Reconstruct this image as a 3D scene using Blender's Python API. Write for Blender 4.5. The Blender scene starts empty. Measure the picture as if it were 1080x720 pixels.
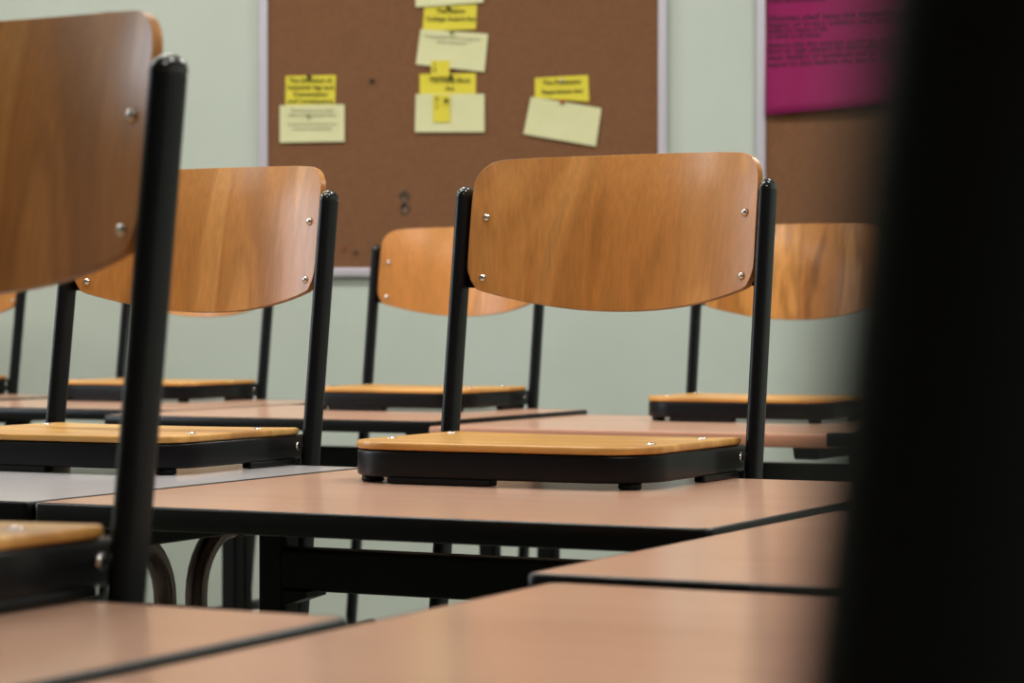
import bpy, bmesh, math, random
from mathutils import Vector, Matrix
random.seed(7)
PI = math.pi
C = bpy.context.scene.collection
sc = bpy.context.scene

# ------------------------------------------------------------------ camera, light, exposure
TT = math.radians(26.5)                 # the rows of desks stand turned by this much to the notice-board wall
ct, st = math.cos(TT), math.sin(TT)
TOP = 0.72                              # height of the desk tops
CAMH = TOP + 0.172
cam = bpy.data.cameras.new('camera'); camo = bpy.data.objects.new('camera', cam); C.objects.link(camo)
cam.sensor_width = 36; cam.lens = 88.0; cam.clip_start = 0.02
camo.location = (0, 0, CAMH)
camo.rotation_euler = (PI/2 - math.atan(20/2640), 0, 0)
cam.dof.use_dof = True; cam.dof.focus_distance = 2.72; cam.dof.aperture_fstop = 9.0; cam.dof.aperture_blades = 7
sc.camera = camo
sc.view_settings.view_transform = 'Standard'; sc.view_settings.look = 'None'
sc.view_settings.exposure = 0.45; sc.view_settings.gamma = 1.0; sc.view_settings.use_curve_mapping = False
w = bpy.data.worlds.new('sky'); sc.world = w; w.use_nodes = True
w.node_tree.nodes['Background'].inputs[0].default_value = (0.75, 0.86, 1.0, 1)
w.node_tree.nodes['Background'].inputs[1].default_value = 0.6
LAMP_POWER = 20.5      # each ceiling fixture
WINDOW_POWER = 50.0    # daylight at the left-hand window
RX0, RX1, RY0, RY1, RZ = -3.6, 3.2, -3.4, 6.6, 3.0

def area(name, loc, rot, sx, sy, power, col):
    l = bpy.data.lights.new(name, 'AREA'); l.shape = 'RECTANGLE'; l.size = sx; l.size_y = sy
    l.energy = power; l.color = col
    o = bpy.data.objects.new(name, l); C.objects.link(o); o.location = loc; o.rotation_euler = rot
    return o
WY0, WY1, WZ0, WZ1 = 3.5, 4.7, 1.1, 2.45   # opening in the left wall
area('daylight', (RX0-0.35, (WY0+WY1)/2, 1.85), (0, -PI/2, 0), 1.5, 1.4, WINDOW_POWER, (0.82, 0.9, 1.0))

# ------------------------------------------------------------------ helpers
def lin(r, g, b):
    f = lambda c: (c/255/12.92) if c/255 <= .04045 else ((c/255+.055)/1.055)**2.4
    return (f(r), f(g), f(b), 1)

def mat(name, col, rough=.5, metal=0.0, spec=.5, coat=0.0):
    m = bpy.data.materials.new(name); m.use_nodes = True
    b = m.node_tree.nodes['Principled BSDF']
    b.inputs['Base Color'].default_value = col
    b.inputs['Roughness'].default_value = rough; b.inputs['Metallic'].default_value = metal
    b.inputs['Specular IOR Level'].default_value = spec
    b.inputs['Coat Weight'].default_value = coat
    return m

def nodes(m):
    return m.node_tree.nodes, m.node_tree.links, m.node_tree.nodes['Principled BSDF']

def ramp(n, stops):
    r = n.new('ShaderNodeValToRGB')
    e = r.color_ramp.elements
    while len(e) < len(stops): e.new(.5)
    for el, (p, c) in zip(e, stops): el.position = p; el.color = c
    return r

def mottled(name, c1, c2, scale, rough=.6, bump=0.0, stretch=(1, 1, 1), spec=.4, detail=4):
    m = mat(name, c1, rough, 0, spec); n, l, b = nodes(m)
    tc = n.new('ShaderNodeTexCoord'); mp = n.new('ShaderNodeMapping'); mp.inputs['Scale'].default_value = stretch
    nz = n.new('ShaderNodeTexNoise'); nz.inputs['Scale'].default_value = scale; nz.inputs['Detail'].default_value = detail
    r = ramp(n, [(.35, c1), (.65, c2)])
    l.new(tc.outputs['Object'], mp.inputs[0]); l.new(mp.outputs[0], nz.inputs['Vector']); l.new(nz.outputs[0], r.inputs[0])
    l.new(r.outputs[0], b.inputs['Base Color'])
    if bump:
        bp = n.new('ShaderNodeBump'); bp.inputs['Strength'].default_value = bump; bp.inputs['Distance'].default_value = .002
        l.new(nz.outputs[0], bp.inputs['Height']); l.new(bp.outputs[0], b.inputs['Normal'])
    return m

def wood(name, dark, mid, light, grain_axis='Z', fig=1.0, rough=.33, seed=0.0):
    """varnished beech veneer: broad flowing figure, fine pores along the grain"""
    m = mat(name, mid, rough, 0, .28, .05); n, l, b = nodes(m)
    b.inputs['Coat Roughness'].default_value = .22
    tc = n.new('ShaderNodeTexCoord'); oi = n.new('ShaderNodeObjectInfo')
    ad = n.new('ShaderNodeVectorMath'); ad.operation = 'ADD'
    sv = n.new('ShaderNodeVectorMath'); sv.operation = 'SCALE'; sv.inputs[0].default_value = (3.1, 1.7, 2.3)
    l.new(oi.outputs['Random'], sv.inputs['Scale'])
    l.new(tc.outputs['Object'], ad.inputs[0]); l.new(sv.outputs[0], ad.inputs[1])
    mp = n.new('ShaderNodeMapping'); mp.inputs['Location'].default_value = (seed, seed*.7, seed*.3)
    mp.inputs['Scale'].default_value = (1, .3, .16) if grain_axis == 'Z' else (.16, 1, .3)
    l.new(ad.outputs[0], mp.inputs[0])
    n1 = n.new('ShaderNodeTexNoise'); n1.inputs['Scale'].default_value = 13; n1.inputs['Detail'].default_value = 3; n1.inputs['Distortion'].default_value = .6
    l.new(mp.outputs[0], n1.inputs['Vector'])
    r1 = ramp(n, [(.3, dark), (.5, mid), (.72, light)])
    # contour lines of the figure
    mu = n.new('ShaderNodeMath'); mu.operation = 'MULTIPLY'; mu.inputs[1].default_value = 34
    si = n.new('ShaderNodeMath'); si.operation = 'SINE'
    l.new(n1.outputs[0], mu.inputs[0]); l.new(mu.outputs[0], si.inputs[0])
    mr = n.new('ShaderNodeMapRange'); mr.inputs['From Min'].default_value = -1; mr.inputs['From Max'].default_value = 1
    mr.inputs['To Min'].default_value = 1-.16*fig; mr.inputs['To Max'].default_value = 1.06
    l.new(si.outputs[0], mr.inputs[0])
    n2 = n.new('ShaderNodeTexNoise'); n2.inputs['Scale'].default_value = 260; n2.inputs['Detail'].default_value = 2
    mp2 = n.new('ShaderNodeMapping'); mp2.inputs['Scale'].default_value = (1, 1, .05) if grain_axis == 'Z' else (.05, 1, 1)
    l.new(ad.outputs[0], mp2.inputs[0]); l.new(mp2.outputs[0], n2.inputs['Vector'])
    mr2 = n.new('ShaderNodeMapRange'); mr2.inputs['From Min'].default_value = .3; mr2.inputs['From Max'].default_value = .7
    mr2.inputs['To Min'].default_value = .9; mr2.inputs['To Max'].default_value = 1.06
    l.new(n2.outputs[0], mr2.inputs[0])
    l.new(n1.outputs[0], r1.inputs[0])
    m1 = n.new('ShaderNodeMath'); m1.operation = 'MULTIPLY'; l.new(mr.outputs[0], m1.inputs[0]); l.new(mr2.outputs[0], m1.inputs[1])
    vs = n.new('ShaderNodeVectorMath'); vs.operation = 'SCALE'
    l.new(r1.outputs[0], vs.inputs[0]); l.new(m1.outputs[0], vs.inputs['Scale'])
    l.new(vs.outputs[0], b.inputs['Base Color'])
    return m

def obj(name, bm, m, parent=None, smooth=True, mods=()):
    me = bpy.data.meshes.new(name); bm.normal_update(); bm.to_mesh(me); bm.free()
    if smooth:
        for p in me.polygons: p.use_smooth = True
    o = bpy.data.objects.new(name, me); C.objects.link(o)
    if m: me.materials.append(m)
    if parent is not None: o.parent = parent
    return o

def bevel(o, width, seg=2, angle=40):
    b = o.modifiers.new('bevel', 'BEVEL'); b.width = width; b.segments = seg; b.limit_method = 'ANGLE'; b.angle_limit = math.radians(angle)
    b.harden_normals = False
    wn = o.modifiers.new('normals', 'WEIGHTED_NORMAL'); wn.keep_sharp = True
    return o

def empty(name, loc=(0, 0, 0), rz=0.0):
    o = bpy.data.objects.new(name, None); C.objects.link(o); o.location = loc; o.rotation_euler = (0, 0, rz)
    o.empty_display_size = .1
    return o

def tag(o, label, cat, group=None):
    o['label'] = label; o['category'] = cat
    if group: o['group'] = group
    return o

def struct(o):
    o['kind'] = 'structure'; return o

def bx(bm, x0, x1, y0, y1, z0, z1):
    vs = [bm.verts.new((x, y, z)) for z in (z0, z1) for y in (y0, y1) for x in (x0, x1)]
    for f in ((0, 2, 3, 1), (4, 5, 7, 6), (0, 1, 5, 4), (2, 6, 7, 3), (0, 4, 6, 2), (1, 3, 7, 5)):
        bm.faces.new([vs[i] for i in f])
    return vs

def box(name, b, m, parent=None, bev=0.0, seg=2):
    bm = bmesh.new(); bx(bm, *b); o = obj(name, bm, m, parent, smooth=bev > 0)
    if bev: bevel(o, bev, seg)
    return o

def sweep(bm, path, section, side=(1, 0, 0), closed=False, cap=True):
    """sweep a closed 2-D section (along 'side' and its normal) along path"""
    P = [Vector(p) for p in path]; n = len(P); side0 = Vector(side)
    rings = []
    for i, p in enumerate(P):
        if closed: t = (P[(i+1) % n]-P[i-1]).normalized()
        else:
            a = P[max(i-1, 0)]; b = P[min(i+1, n-1)]; t = (b-a).normalized()
        s = (side0 - t*side0.dot(t))
        s = s.normalized() if s.length > 1e-6 else Vector((0, 0, 1)).cross(t).normalized()
        q = t.cross(s).normalized()
        rings.append([bm.verts.new(p + s*a_ + q*b_) for a_, b_ in section])
    m = len(section)
    for i in range(n if closed else n-1):
        r0, r1 = rings[i], rings[(i+1) % n]
        for j in range(m):
            bm.faces.new((r0[j], r0[(j+1) % m], r1[(j+1) % m], r1[j]))
    if cap and not closed:
        bm.faces.new(list(reversed(rings[0]))); bm.faces.new(rings[-1])
    bmesh.ops.recalc_face_normals(bm, faces=bm.faces)
    return rings

def oval(a, b, n=6):
    """flat-oval section: width a, depth b (b > a), rounded ends"""
    r = a/2; h = b/2-r; pts = []
    for i in range(n+1):
        t = PI*i/n; pts.append((r*math.cos(t), h+r*math.sin(t)))
    for i in range(n+1):
        t = PI+PI*i/n; pts.append((r*math.cos(t), -h+r*math.sin(t)))
    return pts

def rrect(a, b, r, n=4):
    pts = []
    for cx, cy, t0 in ((a/2-r, b/2-r, 0), (-a/2+r, b/2-r, PI/2), (-a/2+r, -b/2+r, PI), (a/2-r, -b/2+r, 1.5*PI)):
        for i in range(n+1):
            t = t0+PI/2*i/n; pts.append((cx+r*math.cos(t), cy+r*math.sin(t)))
    return pts

def circ(r, n=16): return [(r*math.cos(2*PI*i/n), r*math.sin(2*PI*i/n)) for i in range(n)]

def arc(c, r, a0, a1, n, f):
    return [f(c[0]+r*math.cos(a0+(a1-a0)*i/n), c[1]+r*math.sin(a0+(a1-a0)*i/n)) for i in range(n+1)]

def lathe(bm, prof, n=20, M=None):
    rings = []
    for r, z in prof:
        rings.append([bm.verts.new((r*math.cos(2*PI*i/n), r*math.sin(2*PI*i/n), z)) for i in range(n)])
    for a, b in zip(rings, rings[1:]):
        for i in range(n): bm.faces.new((a[i], a[(i+1) % n], b[(i+1) % n], b[i]))
    bm.faces.new(list(reversed(rings[0]))); bm.faces.new(rings[-1])
    if M is not None: bmesh.ops.transform(bm, matrix=M, verts=[v for r in rings for v in r])

def copy_tree(o, parent=None):
    c = o.copy(); C.objects.link(c)
    if parent is not None: c.parent = parent
    for ch in list(o.children): copy_tree(ch, c)
    return c

def W(u, v, z=0.0): return Vector((u*ct + v*st, -u*st + v*ct, z))

# ------------------------------------------------------------------ materials
M = {}
M['wall'] = mottled('painted_wall', lin(180, 189, 179), lin(185, 194, 185), 3, .75, .05)
M['ceiling'] = mottled('ceiling_paint', lin(225, 226, 220), lin(230, 230, 225), 4, .85)
M['floor'] = mottled('linoleum', lin(120, 122, 112), lin(134, 136, 126), 22, .45)
M['back_wood'] = wood('beech_backrest', lin(174, 115, 58), lin(188, 128, 68), lin(205, 148, 86), 'Z', .7, .3)
M['figured_wood'] = wood('figured_beech', lin(150, 94, 42), lin(182, 124, 62), lin(208, 152, 88), 'Z', 1.6, .3, 4.0)
M['seat_wood'] = wood('beech_seat', lin(184, 130, 66), lin(210, 158, 86), lin(224, 176, 106), 'X', .9)
M['laminate'] = mottled('beech_laminate', lin(200, 158, 134), lin(207, 166, 142), 9, .2, 0, (.25, 1.6, 1), .5)
M['tan_edge'] = mat('beech_edging', lin(178, 124, 96), .4)
M['grey_laminate'] = mottled('grey_laminate', lin(182, 178, 180), lin(185, 181, 183), 30, .2)
M['black_edge'] = mat('black_edging', lin(13, 12, 13), .3, 0, .2)
M['black_metal'] = mat('black_painted_steel', lin(13, 13, 17), .33, 0, .18)
M['frame_metal'] = mat('black_desk_steel', lin(9, 9, 10), .5, 0, .15)
M['bronze'] = mat('dark_bronze_tube', lin(96, 82, 78), .3, .9)
M['plastic'] = mat('black_plastic', lin(10, 10, 11), .45, 0, .2)
M['cap'] = mat('glossy_black_cap', lin(12, 12, 13), .15)
M['chrome'] = mat('screw_metal', lin(205, 200, 198), .18, 1)
M['cork'] = mottled('brown_board', lin(112, 77, 52), lin(119, 83, 57), 90, .85, .15, (1, 1, 1), .2)
M['alu'] = mat('aluminium_frame', lin(190, 186, 196), .4, .35)
M['yellow'] = mottled('yellow_paper', lin(208, 194, 62), lin(213, 200, 70), 20, .8, 0, (1, 1, 1), .2)
M['cream'] = mottled('cream_card', lin(204, 203, 158), lin(209, 208, 165), 14, .8, 0, (1, 1, 1), .2)
M['magenta'] = mottled('magenta_card', lin(130, 26, 80), lin(136, 28, 84), 6, .75, 0, (1, 1, 1), .2)
M['ink'] = mat('print_ink', lin(70, 66, 30), .8)
M['pencil'] = mat('pencil_writing', lin(160, 158, 128), .8)
M['marker'] = mat('marker_ink', lin(48, 6, 34), .8)
M['pin_dark'] = mat('pin_dark', lin(34, 34, 36), .35)
M['pin_red'] = mat('pin_red', lin(170, 60, 30), .4)
M['pin_green'] = mat('pin_green', lin(110, 128, 60), .4)
M['white'] = mat('white_paint', lin(232, 232, 230), .5)
M['scrap'] = mottled('torn_grey_tape', lin(122, 100, 84), lin(78, 62, 52), 60, .8)

# ------------------------------------------------------------------ the room
t_ = .15
struct(box('floor', (RX0-t_, RX1+t_, RY0-t_, RY1+t_, -.1, 0), M['floor']))
struct(box('ceiling', (RX0-t_, RX1+t_, RY0-t_, RY1+t_, RZ, RZ+.1), M['ceiling']))
struct(box('wall_far', (RX0-t_, RX1+t_, RY1, RY1+t_, 0, RZ), M['wall']))
struct(box('wall_near', (RX0-t_, RX1+t_, RY0-t_, RY0, 0, RZ), M['wall']))
struct(box('wall_right', (RX1, RX1+t_, RY0, RY1, 0, RZ), M['wall']))
bm = bmesh.new()
bx(bm, RX0-t_, RX0, RY0, WY0, 0, RZ); bx(bm, RX0-t_, RX0, WY1, RY1, 0, RZ)
bx(bm, RX0-t_, RX0, WY0, WY1, 0, WZ0); bx(bm, RX0-t_, RX0, WY0, WY1, WZ1, RZ)
struct(obj('wall_left', bm, M['wall'], smooth=False))
bm = bmesh.new()
fx0, fx1 = RX0-.1, RX0-.04
for y in (WY0, (WY0+WY1)/2-.03, WY1-.06): bx(bm, fx0, fx1, y, y+.06, WZ0, WZ1)
for z in (WZ0, WZ1-.06):
    for y0, y1 in ((WY0+.06, (WY0+WY1)/2-.03), ((WY0+WY1)/2+.03, WY1-.06)): bx(bm, fx0, fx1, y0, y1, z, z+.06)
win = struct(obj('window_1', bm, M['white'], smooth=False))
gm = bpy.data.materials.new('window_glass'); gm.use_nodes = True
n, l = gm.node_tree.nodes, gm.node_tree.links
n.remove(n['Principled BSDF']); tr = n.new('ShaderNodeBsdfTransparent'); gl = n.new('ShaderNodeBsdfGlossy'); gl.inputs['Roughness'].default_value = .02
fr = n.new('ShaderNodeFresnel'); mx = n.new('ShaderNodeMixShader')
l.new(fr.outputs[0], mx.inputs[0]); l.new(tr.outputs[0], mx.inputs[1]); l.new(gl.outputs[0], mx.inputs[2]); l.new(mx.outputs[0], n['Material Output'].inputs[0])
for y0, y1 in ((WY0+.06, (WY0+WY1)/2-.03), ((WY0+WY1)/2+.03, WY1-.06)):
    box('pane', (RX0-.073, RX0-.067, y0, y1, WZ0+.06, WZ1-.06), gm, win)
struct(box('trim_1', (RX0-.04, RX0+.1, WY0-.05, WY1+.05, WZ0-.03, WZ0), M['white'], bev=.006))
struct(box('baseboard_far', (RX0, RX1, RY1-.015, RY1, 0, .08), M['white'], bev=.004))

# ceiling fixtures: shallow housing with a glowing diffuser
dm = bpy.data.materials.new('diffuser'); dm.use_nodes = True
b = dm.node_tree.nodes['Principled BSDF']; b.inputs['Base Color'].default_value = (.9, .9, .9, 1)
b.inputs['Emission Color'].default_value = (1, .96, .9, 1); b.inputs['Emission Strength'].default_value = 2.5
def ceiling_light(x, y, label):
    r = empty('ceiling_light', (x, y, RZ)); tag(r, label, 'ceiling light', 'fluorescent fixtures on the ceiling')
    box('housing', (-.62, .62, -.09, .09, -.07, 0), M['white'], r, .01)
    box('diffuser', (-.6, .6, -.075, .075, -.085, -.068), dm, r, .006)
    a = area('lamp_light', (0, 0, -.1), (0, 0, 0), 1.2, .15, LAMP_POWER, (1, .96, .9)); a.parent = r
for x, y, lb in ((.95, .8, 'long white ceiling fixture added at the right, out of view, to brighten the nearest desks'), (-2.6, 3.0, 'long white ceiling fixture nearest the window'), (-.6, 3.0, 'long white ceiling fixture above the middle desk'),  # first fixture is an added lamp, out of view, to brighten the near desks
                 (1.4, 3.0, 'long white ceiling fixture right of the middle desk'), (-2.6, 5.0, 'long white ceiling fixture in the rear left corner'),
                 (-.6, 5.0, 'long white ceiling fixture in front of the notice board with notes'), (1.4, 5.0, 'long white ceiling fixture in front of the magenta poster')):
    ceiling_light(x, y, lb)

# ------------------------------------------------------------------ wall boards
YW = RY1
DD = YW/2640
def wp(x, y, d=0.0):   # a point of the far wall, d in front of it
    return Vector(((x-540)*DD, YW-d, CAMH-(y-340)*DD))

def board(name, x0, x1, y1, label, ztop, frame_sides):
    a, b_ = wp(x0, y1), wp(x1, y1)
    r = empty(name, (0, 0, 0)); r.location = ((a.x+b_.x)/2, YW, a.z); tag(r, label, 'notice board')
    hw = (b_.x-a.x)/2; hh = ztop-a.z; f = .024
    box('panel', (-hw+f*.5, hw-f*.5, -.016, -.001, f*.5, hh-f*.5), M['cork'], r)
    bm = bmesh.new()
    bx(bm, -hw, -hw+f, -.024, 0, 0, hh); bx(bm, hw-f, hw, -.024, 0, 0, hh)
    bx(bm, -hw+f, hw-f, -.024, 0, 0, f); bx(bm, -hw+f, hw-f, -.024, 0, hh-f, hh)
    bevel(obj('frame', bm, M['alu'], r), .004)
    return r
board('notice_board', 274, 703, 292, 'brown notice board with pale metal frame, yellow and cream notes pinned on it', 2.3, 1)
board('notice_board', 797, 1230, 292, 'brown notice board at the right with a magenta poster pinned on it', 2.3, 1)
FB = .0165  # front of the board panel

def text_mesh(body, size, align='CENTER', shear=0.0, spacing=1.0):
    cu = bpy.data.curves.new('t', 'FONT'); cu.body = body; cu.size = size; cu.align_x = align; cu.align_y = 'TOP'
    cu.shear = shear; cu.offset = size*.018; cu.space_line = spacing
    o = bpy.data.objects.new('t', cu); C.objects.link(o)
    dg = bpy.context.evaluated_depsgraph_get(); dg.update()
    me = bpy.data.meshes.new_from_object(o.evaluated_get(dg))
    bpy.data.objects.remove(o); bpy.data.curves.remove(cu)
    return me

def lettering(body, size, m, parent, x, z, y, align='CENTER', shear=0.0, spacing=1.0, rot=0.0):
    me = text_mesh(body, size, align, shear, spacing); me.materials.clear(); me.materials.append(m)
    o = bpy.data.objects.new('lettering', me); C.objects.link(o); o.parent = parent
    o.location = (x, y, z); o.rotation_euler = (PI/2, rot, 0)
    return o

def note(name, quad, d, m, label, cat, group=None, curl=.002):
    """sheet of paper through four picture-frame corners (tl, tr, br, bl) lying on the board"""
    P = [wp(x, y) for x, y in quad]; c = sum(P, Vector())/4
    N = 6; bm = bmesh.new(); g = []
    for i in range(N+1):
        row = []
        for j in range(N+1):
            a, b_ = j/N, i/N
            p = (P[0]*(1-a)+P[1]*a)*(1-b_) + (P[3]*(1-a)+P[2]*a)*b_
            off = curl*(b_**2) + curl*.4*math.sin(a*3.1)
            row.append(bm.verts.new((p.x-c.x, -off, p.z-c.z)))
        g.append(row)
    for i in range(N):
        for j in range(N): bm.faces.new((g[i][j], g[i+1][j], g[i+1][j+1], g[i][j+1]))
    o = obj(name, bm, m, smooth=False); o.location = (c.x, YW-FB-d, c.z); tag(o, label, cat, group)
    s = o.modifiers.new('thickness', 'SOLIDIFY'); s.thickness = .0004; s.offset = 1
    return o
K = DD
n1 = note('paper_label', [(302, 81), (355, 80), (354, 111), (302, 112)], .001, M['yellow'], 'yellow printed label at the left of the notice board, above a cream card', 'note')
lettering('The Evolution of\nIndustrial Age and\nConsumption\nand Consequence', 6.6*K, M['ink'], n1, 0, 13.5*K, -.0045, spacing=1.1)
n2 = note('index_card', [(296, 112), (364, 111), (364, 150), (296, 151)], .0045, M['cream'], 'cream card at the left of the notice board with faint pencil lines', 'note')
lettering('The invention of the steam\nengine made production faster\n\nworkers moved from the land\ninto towns and factories', 4.2*K, M['pencil'], n2, 0, 16*K, -.0045, shear=.2, spacing=1.15)
n3 = note('index_card', [(438, -16), (511, -16), (510, 4), (439, 9)], .0045, M['cream'], 'cream card cut off by the top of the photo, above the topmost yellow label', 'note')
n4 = note('paper_label', [(448, 7), (503, 6), (502, 32), (446, 34)], .001, M['yellow'], 'yellow printed label near the top of the notice board, under the cut-off card', 'note')
lettering('The Native\nCollege Award Act', 6.6*K, M['ink'], n4, 1*K, 10*K, -.0045, spacing=1.25)
n5 = note('index_card', [(444, 32), (515, 37), (511, 77), (439, 69)], .0045, M['cream'], 'tilted cream card in the middle column, between two yellow labels', 'note')
lettering('Young people could now apply for\nplaces and awards', 4.2*K, M['pencil'], n5, 0, 15*K, -.0045, shear=.2, spacing=1.2, rot=.07)
n6 = note('paper_label', [(443, 79), (502, 78), (502, 100), (443, 101)], .001, M['yellow'], 'wide yellow label reading The Indian Boot Act in the middle column', 'note')
lettering('The Indian Boot\nAct', 6.6*K, M['ink'], n6, 2*K, 7*K, -.0045, spacing=1.3)
n7 = note('index_card', [(439, 100), (511, 100), (511, 140), (438, 140)], .0045, M['cream'], 'cream card lowest in the middle column, under a small yellow slip', 'note')
n8 = note('paper_slip', [(455, 65), (475, 65), (474, 82), (455, 82)], .0075, M['yellow'], 'small yellow slip overlapping the foot of the tilted cream card', 'note', curl=.001)
lettering('1\n9', 6*K, M['ink'], n8, -6*K, 7*K, -.003)
n9 = note('paper_slip', [(457, 101), (475, 101), (475, 130), (457, 130)], .0085, M['yellow'], 'small upright yellow slip on the lowest cream card of the middle column', 'note', curl=.001)
lettering('V\n|', 7*K, M['ink'], n9, -5*K, 13*K, -.003)
n10 = note('paper_label', [(564, 83), (620, 80), (621, 108), (564, 104)], .001, M['yellow'], 'yellow printed label at the right of the notice board, above a tilted cream card', 'note')
lettering('The Protestant\nReparations Act', 6.6*K, M['ink'], n10, 0, 9.5*K, -.0045, spacing=1.5, rot=-.04)
n11 = note('index_card', [(560, 103), (634, 115), (628, 155), (552, 142)], .0045, M['cream'], 'tilted cream card at the right of the notice board, held by a red pin', 'note')

def pin(x, y, m, label, d=.006, r=.0055):
    bm = bmesh.new()
    lathe(bm, [(.0005, -.006), (.0006, 0), (r, .0005), (r*1.05, .0025), (r*.55, .004), (r*.5, .0085), (r*.8, .0105), (r*.8, .012), (r*.3, .0128)], 14,
          Matrix.Rotation(PI/2, 4, 'X'))
    o = obj('push_pin', bm, m); p = wp(x, y, FB+d-.001); o.location = p; o.rotation_euler = (.12, 0, random.uniform(-.3, .3))
    return tag(o, label, 'push pin', 'pins on the notice board')
pin(327, 82, M['pin_dark'], 'dark push pin at the top edge of the left yellow label')
pin(327, 123, M['pin_green'], 'small green push pin on the left cream card', .009, .004)
pin(473, 10, M['pin_dark'], 'dark push pin in the topmost yellow label', .008)
pin(477, 36, M['pin_green'], 'small green push pin at the top of the tilted middle card', .009, .004)
pin(476, 82, M['pin_dark'], 'dark push pin in the wide yellow label of the middle column', .0075)
pin(471, 107, M['pin_dark'], 'dark push pin through the upright yellow slip', .0115)
pin(593, 108, M['pin_red'], 'red push pin holding the tilted card at the right', .009)
pin(592, 86, M['alu'], 'pale push pin in the right yellow label', .0065, .004)
pin(393, 86, M['pin_dark'], 'dark push pin alone on bare board between the left and middle notes', .001)
pin(376, 266, M['pin_dark'], 'dark push pin near the bottom edge of the notice board', .001, .004)
pin(364, 261, M['pin_red'], 'small reddish push pin near the bottom edge of the notice board', .001, .003)
bm = bmesh.new()
for k in range(2):
    pts = [(.028*K/K*0 + math.cos(a)*(.013+.004*math.sin(3*a+k)), math.sin(a)*(.019-.004*k+.003*math.cos(4*a))) for a in [2*PI*i/18 for i in range(18)]]
    lo = [bm.verts.new((x, 0-.001*k, z+(.016 if k == 0 else -.014))) for x, z in pts]
    hi = [bm.verts.new((x*.8, -.003-.001*k, z*.8+(.016 if k == 0 else -.014))) for x, z in pts]
    for i in range(18): bm.faces.new((lo[i], hi[i], hi[(i+1) % 18], lo[(i+1) % 18]))
    bm.faces.new(hi)
o = obj('tape_scrap', bm, M['scrap']); o.location = wp(427, 215, FB); tag(o, 'torn grey scrap of tape left on bare brown board below the notes', 'scrap')

# magenta poster, its lower edge bowing off the board
P0, P1 = wp(806, -120), wp(1010, 108)
def poster():
    tl, tr, br, bl = wp(806, -150), wp(1030, -150), wp(1030, 103), wp(806, 123)
    c = (tl+br)/2; N = 24; bm = bmesh.new(); g = []
    for i in range(N+1):
        row = []
        for j in range(9):
            a, q = j/8, i/N
            p = (tl*(1-a)+tr*a)*(1-q) + (bl*(1-a)+br*a)*q
            off = .03*max(0, (q-.45)/.55)**2*(.35+.65*math.sin(PI*min(1, a*.9+.1)))
            row.append(bm.verts.new((p.x-c.x, -off, p.z-c.z)))
        g.append(row)
    for i in range(N):
        for j in range(8): bm.faces.new((g[i][j], g[i+1][j], g[i+1][j+1], g[i][j+1]))
    o = obj('poster', bm, M['magenta']); o.location = (c.x, YW-FB-.001, c.z)
    tag(o, 'magenta handwritten poster curling away from the right-hand notice board', 'poster')
    s = o.modifiers.new('thickness', 'SOLIDIFY'); s.thickness = .0006; s.offset = 1
    def line(body, x, y, size, wide, sh=.15):
        me = text_mesh(body, size*K, 'LEFT', sh); me.materials.clear(); me.materials.append(M['marker'])
        p = wp(x, y); k = wide*K/max(v.co.x for v in me.vertices)
        for v in me.vertices:                                   # the writing follows the curl of the sheet
            X = p.x-c.x+v.co.x*k; Z = p.z-c.z+v.co.y+.045*k*v.co.x
            a = (X-(tl.x-c.x))/(tr.x-tl.x); q = ((tl.z-c.z)-Z)/(tl.z-bl.z-(br.z-bl.z)*a)
            off = .03*max(0, (q-.45)/.55)**2*(.35+.65*math.sin(PI*min(1, max(0, a*.9+.1))))
            v.co = (X, -off-.0018, Z)
        t = bpy.data.objects.new('handwriting', me); C.objects.link(t); t.parent = o
    line('Women shall have the same pay', 808, -2, 8, 62)
    line('Women shall have the Amendment', 807, 17, 9, 150)
    line('Right of every citizen and may not be', 808, 25, 7, 165); line('denied for reason of sex', 808, 31, 7, 64)
    line('or birth in all states', 808, 37, 7, 56)
    line('Before this the women could not hold', 808, 46, 7.4, 136); line('land or sign papers by themselves and', 808, 52, 7.4, 138)
    line('their fathers or husbands had to do it', 808, 59, 7.4, 136); line('equal at last before the law in 1920', 808, 66, 7.4, 138)
poster()

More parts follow.
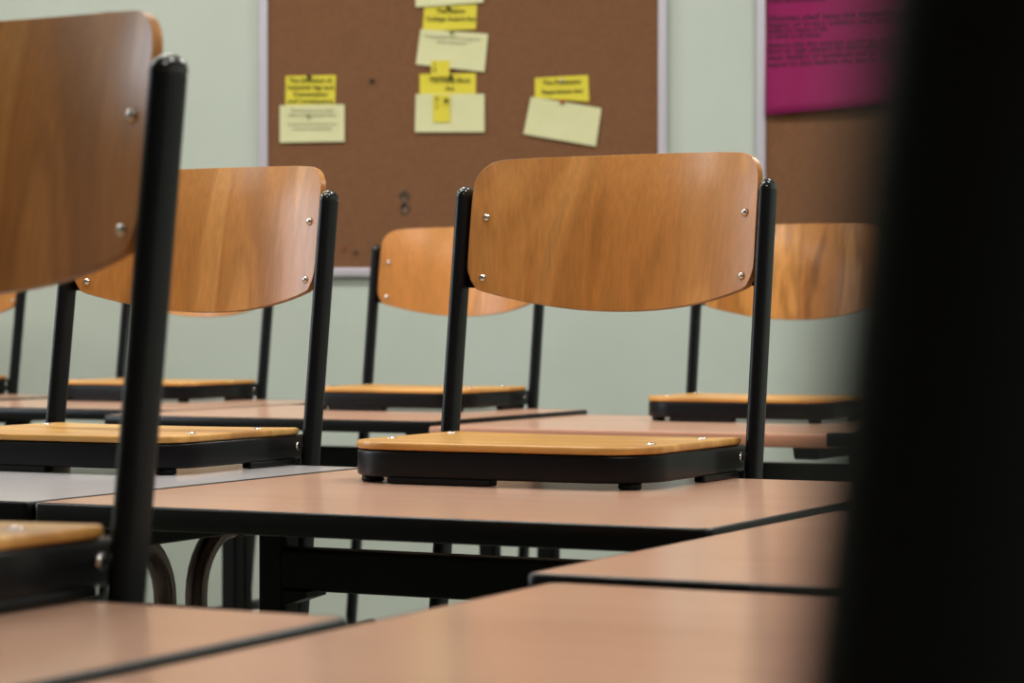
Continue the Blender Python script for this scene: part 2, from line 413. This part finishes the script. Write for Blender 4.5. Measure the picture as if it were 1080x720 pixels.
# ------------------------------------------------------------------ desks
DW, DDP, TH = .70, .65, .022
def make_desk(name, top_m, edge_m, twin=False, tan=False):
    """origin: floor below the middle of the desk; local x along the row, y to the back"""
    r = empty(name)
    hw, hd = DW/2-.001, DDP/2
    bm = bmesh.new()
    loop = lambda z, k: [bm.verts.new((x*1.0, y*1.0, z)) for x, y in rrect(2*(hw-k), 2*(hd-k), .007, 3)]
    a, b_ = loop(TOP-TH, .003), loop(TOP, .003)
    m_ = len(a)
    for i in range(m_): bm.faces.new((a[i], a[(i+1) % m_], b_[(i+1) % m_], b_[i]))
    bm.faces.new(b_); bm.faces.new(list(reversed(a)))
    tp = obj('tabletop', bm, top_m, r, smooth=False)
    bm = bmesh.new()
    prof = [(.004, TOP-TH-.0002), (.001, TOP-TH+.0004), (0, TOP-TH+.002), (0, TOP-.0022), (.0012, TOP-.0003), (.004, TOP+.0003)]
    rings = [[bm.verts.new((x, y, z)) for x, y in rrect(2*(hw-k), 2*(hd-k), .009, 4)] for k, z in prof]
    for p, q in zip(rings, rings[1:]):
        for i in range(len(p)): bm.faces.new((p[i], p[(i+1) % len(p)], q[(i+1) % len(p)], q[i]))
    bmesh.ops.recalc_face_normals(bm, faces=bm.faces)
    obj('edge_band', bm, edge_m, tp)
    z0 = TOP-TH-.0005
    for s in (-1, 1):
        x = s*(hw-(.060 if twin else .063))
        # carrying arm under the top, ends tapered
        bm = bmesh.new()
        for sx in (-.02, .02):
            pass
        prof = [(-hd+.05, z0), (hd-.05, z0), (hd-.06, z0-.022), (-hd+.06, z0-.022)]
        f1 = [bm.verts.new((x-.02, y, z)) for y, z in prof]; f2 = [bm.verts.new((x+.02, y, z)) for y, z in prof]
        for i in range(4): bm.faces.new((f1[i], f1[(i+1) % 4], f2[(i+1) % 4], f2[i]))
        bm.faces.new(f1); bm.faces.new(f2); bmesh.ops.recalc_face_normals(bm, faces=bm.faces)
        bevel(obj('arm', bm, M['frame_metal'], r), .003)
        if twin:
            # two bent tubes, curving from under the top down into a sleeve
            for d in (-1, 1):
                yc = .02
                path = [(x, yc+d*.16, z0-.0355), (x, yc+d*.10, z0-.0355)] + arc((yc+d*.10, z0-.0355-.07), .07, PI/2, PI/2+d*PI/2, 8, lambda a_, b2: (x, a_, b2)) + [(x, yc+d*.03, .28)]
                bm = bmesh.new(); sweep(bm, path, circ(.0125), (1, 0, 0)); obj('leg', bm, M['bronze'], r)
            bm = bmesh.new(); sweep(bm, [(x, .02, .05), (x, .02, TOP-.215)], rrect(.036, .105, .015), (1, 0, 0)); bevel(obj('sleeve', bm, M['frame_metal'], r), .003)
        else:
            bm = bmesh.new(); sweep(bm, [(x, .02, .05), (x, .02, z0-.0225)], rrect(.034, .032, .006), (1, 0, 0)); obj('leg', bm, M['frame_metal'], r, smooth=False)
            bm = bmesh.new()                                     # gusset under the beam
            xi = x-s*.017
            g1 = [(xi, TOP-.112), (xi-s*.03, TOP-.112), (xi-s*.03, TOP-.118), (xi, TOP-.128)]
            f1 = [bm.verts.new((p, .0, z)) for p, z in g1]; f2 = [bm.verts.new((p, .04, z)) for p, z in g1]
            for i in range(4): bm.faces.new((f1[i], f1[(i+1) % 4], f2[(i+1) % 4], f2[i]))
            bm.faces.new(f1); bm.faces.new(f2); bmesh.ops.recalc_face_normals(bm, faces=bm.faces)
            obj('gusset', bm, M['frame_metal'], r, smooth=False)
        bm = bmesh.new(); sweep(bm, [(x, -hd+.04, .03), (x, hd-.04, .03)], rrect(.05, .032, .01), (1, 0, 0)); ft = bevel(obj('foot', bm, M['frame_metal'], r), .004)
        for yy in (-hd+.07, hd-.07):
            bm = bmesh.new(); lathe(bm, [(.016, 0), (.018, .004), (.016, .0155)], 16, Matrix.Translation((x, yy, 0))); obj('glide', bm, M['plastic'], ft)
    if twin:
        bm = bmesh.new(); sweep(bm, [(-(hw-.063), .02, TOP-.235), (hw-.063, .02, TOP-.235)], circ(.011), (0, 1, 0)); obj('crossbar', bm, M['frame_metal'], r)
    else:
        bm = bmesh.new(); sweep(bm, [(-(hw-.063), .02, TOP-.0895), (hw-.063, .02, TOP-.0895)], rrect(.03, .045, .005), (0, 1, 0)); obj('crossbeam', bm, M['frame_metal'], r, smooth=False)
    return r

DG = 'school desks in turned rows'
proto = make_desk('school_desk', M['laminate'], M['black_edge'])
def put_desk(src, ul, vf, label, first=False, dz=0, hz=1.0, wx=1.0, turn=0.0):
    o = src if first else copy_tree(src)
    o.location = W(ul+DW*wx/2, vf+DDP/2, dz); o.rotation_euler = (0, 0, -TT+turn)
    o.scale = (wx, 1, hz); tag(o, label, 'desk', DG); return o
put_desk(proto, -1.480, 1.936, 'beech-topped school desk with black edge, carrying the chair in the middle', True)
grey = make_desk('school_desk', M['grey_laminate'], M['black_edge'], twin=True)
put_desk(grey, -2.180, 1.936, 'grey-topped school desk on bent tube legs, joined to the left of the middle desk', True)
put_desk(proto, -.768, 1.557, 'beech-topped school desk at the right, set slightly nearer than the middle desk', hz=.9975)
put_desk(proto, -.722, .853, 'large bare beech-topped desk filling the bottom of the photo', hz=.999)
put_desk(proto, -1.428, .607, 'beech-topped school desk at bottom left under the big blurred chair', hz=1.002)
put_desk(proto, -2.766, 3.835, 'beech-topped rear desk with black edge under the small chair in the middle')
put_desk(proto, -3.475, 4.085, 'beech-topped rear desk at the left, behind the grey desk and its chair')
tan = make_desk('school_desk', M['laminate'], M['tan_edge'])
put_desk(tan, -2.062, 3.806, 'rear desk with light brown edge under the chair half hidden at the right', True, hz=.989, wx=1.055)
put_desk(proto, -1.308, 3.72, 'black-edged rear desk at the right, mostly hidden behind the dark upright')
put_desk(proto, -4.25, 4.19, 'beech-topped desk farthest back at the left edge of the photo')
TURN = math.radians(-33)                 # the nearest desk and its chair stand a little askew
CU, CV = -.0717 + .192*math.cos(TURN), .187 + .192*math.sin(TURN)
DU, DV = CU + .03*math.cos(TURN) + .3425*math.sin(TURN), CV + .03*math.sin(TURN) - .3425*math.cos(TURN)
put_desk(proto, DU-DW/2, DV-DDP/2, 'school desk below the camera carrying the dark nearest chair', turn=TURN)

# ------------------------------------------------------------------ chairs
LEAN = .142          # the uprights lean back by this much per metre
HS = .47             # seat pads above the bottom of the runners
SP = .384            # spacing of the uprights
def make_chair(fig_m):
    """origin: below the uprights at the bottom of the runners; x to the sitter's left, y to the back"""
    r = empty('school_chair')
    Y = lambda z: LEAN*z              # z from desk level
    for s in (-1, 1):
        x = s*SP/2
        bm = bmesh.new()
        sweep(bm, [(x, Y(z), HS+z) for z in (-HS+.012, -.2, 0, .16, .322)], oval(.015, .031), (1, 0, 0))
        up = obj('upright', bm, M['black_metal'], r)
        e = up.modifiers.new('edges', 'EDGE_SPLIT'); e.split_angle = math.radians(40)
        bm = bmesh.new()
        pr = [(1, .3215), (1.02, .3225), (.99, .3255), (.9, .3285), (.74, .3309), (.5, .3327), (.25, .3337), (.05, .334)]
        rings = []
        for k, z in pr: rings.append([bm.verts.new((x+a*k, Y(z)+b2*k, HS+z)) for a, b2 in oval(.015, .031)])
        for p, q in zip(rings, rings[1:]):
            for i in range(len(p)): bm.faces.new((p[i], p[(i+1) % len(p)], q[(i+1) % len(p)], q[i]))
        bm.faces.new(rings[-1]); bm.faces.new(list(reversed(rings[0])))
        bmesh.ops.recalc_face_normals(bm, faces=bm.faces)
        obj('end_cap', bm, M['cap'], up)
        # runner on the floor side
        yb = Y(-HS)
        bm = bmesh.new(); sweep(bm, [(x, yb+.09, .0135), (x, yb+.02, .0125), (x, yb-.30, .0125), (x, yb-.335, .016)], oval(.024, .0245), (1, 0, 0))
        rn = obj('runner', bm, M['black_metal'], r)
        # bracket plates behind the backrest
        bm = bmesh.new()
        for z in (.224, .296):
            x0, x1 = sorted((x-s*.004, x-s*.036))
            bx(bm, x0, x1, Y(z)+.0125, Y(z)+.0150, HS+z-.011, HS+z+.011)
        obj('bracket', bm, M['black_metal'], r, smooth=False)
    bm = bmesh.new(); sweep(bm, [(-SP/2, Y(-HS)-.12, .0135), (SP/2, Y(-HS)-.12, .0135)], circ(.010), (0, 1, 0)); obj('cross_bar', bm, M['black_metal'], r)
    # seat frame: one bent flat-oval tube, open at the back
    hx, yf, rr = .1745, -.274, .060
    def loopf(hx, yf, rr, n=8):
        p = [(-hx, .006)] + [(-hx, -.1)]
        p += [(-hx+rr-rr*math.cos(PI/2*i/n), yf+rr-rr*math.sin(PI/2*i/n)) for i in range(n+1)]
        p += [(hx-rr+rr*math.sin(PI/2*i/n), yf+rr-rr*math.cos(PI/2*i/n)) for i in range(n+1)]
        p += [(hx, -.1), (hx, .006)]
        return p
    bm = bmesh.new(); sweep(bm, [(x, y, HS+.0212) for x, y in loopf(hx, yf, rr)], rrect(.0292, .0125, .0042), (0, 0, 1))
    sf = obj('seat_frame', bm, M['black_metal'], r)
    for s in (-1, 1):
        for y, z in ((-.004, .027), (-.004, .015)):
            pass
        bm = bmesh.new(); lathe(bm, [(.005, 0), (.005, .0015), (.003, .003)], 12, Matrix.Translation((s*.1812, -.012, HS+.0225)) @ Matrix.Rotation(s*PI/2, 4, 'Y')); obj('screw', bm, M['chrome'], sf)
    # seat board
    hx2, yf2, rr2 = .1800, -.282, .064
    out = loopf(hx2, yf2, rr2, 10); out[0] = (-hx2, -.004); out[-1] = (hx2, -.004)
    bm = bmesh.new(); vs = [bm.verts.new((x, y, HS+.0360)) for x, y in out]; bm.faces.new(vs)
    for k in range(1, 12):
        bmesh.ops.bisect_plane(bm, geom=bm.verts[:]+bm.edges[:]+bm.faces[:], plane_co=(-.18+.03*k, 0, 0), plane_no=(1, 0, 0))
    for k in range(1, 10):
        bmesh.ops.bisect_plane(bm, geom=bm.verts[:]+bm.edges[:]+bm.faces[:], plane_co=(0, -.28+.028*k, 0), plane_no=(0, 1, 0))
    for v in bm.verts:
        fx = 1-(v.co.x/.18)**2; fy = max(0, min(1, (v.co.y-yf2)/.09)); 
        v.co.z += .0 if fx < 0 else -.0015*fx*min(fy, 1)
    if bm.faces[:][0].normal.z < 0: bmesh.ops.reverse_faces(bm, faces=bm.faces)
    bmesh.ops.recalc_face_normals(bm, faces=bm.faces)
    if sum(f.normal.z for f in bm.faces) < 0: bmesh.ops.reverse_faces(bm, faces=bm.faces)
    seat = obj('seat', bm, M['seat_wood'], r)
    s_ = seat.modifiers.new('thickness', 'SOLIDIFY'); s_.thickness = .0085; s_.offset = 1
    bevel(seat, .0032, 3, 50)
    for x, y in ((-.155, -.20), (.155, -.20), (-.155, -.06), (.155, -.06)):
        bm = bmesh.new(); lathe(bm, [(.0055, 0), (.005, .0012), (.003, .0022), (.0008, .0026)], 12, Matrix.Translation((x, y, HS+.0438))); obj('screw', bm, M['chrome'], seat)
    # anti-slip pads under the frame
    for x, y in ((-.152, -.248), (.152, -.248)):
        bm = bmesh.new(); lathe(bm, [(.011, 0), (.0125, .002), (.0115, .0075)], 16, Matrix.Translation((x, y, HS))); obj('pad', bm, M['plastic'], r)
    for b_ in ((-.118, .006, -.279, -.261, HS, HS+.0075), (.168, .1805, -.115, -.012, HS, HS+.0075), (-.1805, -.168, -.115, -.012, HS, HS+.0075)):
        box('pad', b_, M['plastic'], r, .002)
    # backrest: bent plywood shell between the uprights
    hw = .181
    zt, zs_, zb = .366, .215, .185
    pts = []
    rc = .032; rb = .014
    # right side, top corner, top edge, left... (x, z) outline
    def top_z(x): return zt+.005*(1-(x/hw)**2)
    def bot_z(x): return zb+(zs_-zb)*(abs(x)/hw)**2.1
    pts += [(hw, .245), (hw, zt-rc-.02), (hw-.001, zt-rc)]
    pts += [(hw-.001-rc+rc*math.cos(PI/2*i/8), zt-rc+rc*math.sin(PI/2*i/8)) for i in range(1, 9)]
    pts += [(x, top_z(x)-.0006) for x in [(.12-.03*i) for i in range(9)]]
    pts += [(-(hw-.001-rc+rc*math.cos(PI/2*i/8)), zt-rc+rc*math.sin(PI/2*i/8)) for i in range(8, 0, -1)]
    pts += [(-(hw-.001), zt-rc), (-hw, zt-rc-.02), (-hw, .245)]
    pts += [(-hw+.0006, bot_z(hw)+.018), (-hw+.004, bot_z(hw)+.008), (-hw+.010, bot_z(hw-.010)+.001)]
    pts += [(x, bot_z(x)) for x in [-.165+.015*i for i in range(23)]]
    pts += [(hw-.010, bot_z(hw-.010)+.001), (hw-.004, bot_z(hw)+.008), (hw-.0006, bot_z(hw)+.018)]
    bm = bmesh.new(); vs = [bm.verts.new((x, 0, z)) for x, z in pts]; bm.faces.new(vs)
    for k in range(1, 24):
        bmesh.ops.bisect_plane(bm, geom=bm.verts[:]+bm.edges[:]+bm.faces[:], plane_co=(-.18+.015*k, 0, 0), plane_no=(1, 0, 0))
    for k in range(0, 9):
        bmesh.ops.bisect_plane(bm, geom=bm.verts[:]+bm.edges[:]+bm.faces[:], plane_co=(0, 0, .2+.018*k), plane_no=(0, 0, 1))
    for v in bm.verts:
        x, z = v.co.x, v.co.z
        bow = .046*(1-(x/hw)**2)                      # hollow towards the sitter
        roll = 1.3*max(0, z-.27)**2 - .0*(z-.27)       # upper part rolls back
        v.co.y = Y(z) - .0045 + bow + roll*(1-(x/hw)**4*.7); v.co.z = z+HS
    bmesh.ops.recalc_face_normals(bm, faces=bm.faces)
    if sum(f.normal.y for f in bm.faces) > 0: bmesh.ops.reverse_faces(bm, faces=bm.faces)
    br = obj('backrest', bm, fig_m, r)
    s_ = br.modifiers.new('thickness', 'SOLIDIFY'); s_.thickness = .0078; s_.offset = -1
    bevel(br, .0025, 3, 50)
    for s in (-1, 1):
        for z in (.224, .296):
            x = s*.164; yy = Y(z)-.0045+.046*(1-(x/hw)**2)
            ang = math.atan(.092*x/hw**2)
            bm = bmesh.new(); lathe(bm, [(.0048, -.001), (.0048, .0004), (.0042, .0018), (.0028, .003), (.001, .0035)], 16,
                  Matrix.Translation((x, yy, HS+z)) @ Matrix.Rotation(-ang, 4, 'Z') @ Matrix.Rotation(PI/2+LEAN, 4, 'X')); obj('screw', bm, M['chrome'], br)
    return r

CG = 'school chairs lifted onto the desks'
chair0 = make_chair(M['back_wood'])
def put_chair(uc, v, label, first=False, turn=0.0, dz=0.0, size=1.0, figured=None):
    o = chair0 if first else copy_tree(chair0)
    o.location = W(uc, v, TOP+.0004-HS*size+dz); o.scale = (size,)*3; o.rotation_euler = (0, 0, -TT+turn)
    if figured:
        for ch in o.children:
            if ch.name.startswith('backrest'): ch.data = ch.data.copy(); ch.data.materials[0] = figured
    tag(o, label, 'chair', CG); return o
put_chair(-1.192, 2.606, 'beech school chair with black frame, whole in view on the middle desk', True)
put_chair(-1.765, 2.606, 'beech chair on the grey desk, partly behind a bigger blurred chair')
put_chair(-.904-.192*1.02, 1.278, 'big blurred beech chair cut off by the left edge, on the bottom left desk', size=1.02, dz=.0016)
put_chair(-2.392, 4.505, 'small distant chair seen between the middle chair and the one on the grey desk')
put_chair(-3.19, 4.756, 'distant chair mostly hidden behind the chair on the grey desk')
put_chair(-1.656, 4.477, 'distant chair with strongly figured backrest, right of the middle chair', dz=-.0079, figured=M['figured_wood'])
put_chair(-3.96, 4.86, 'farthest chair at the left edge, of which only one black upright shows')
put_chair(CU, CV, 'black chair upright right in front of the lens, a dark blur along the right edge', turn=TURN)
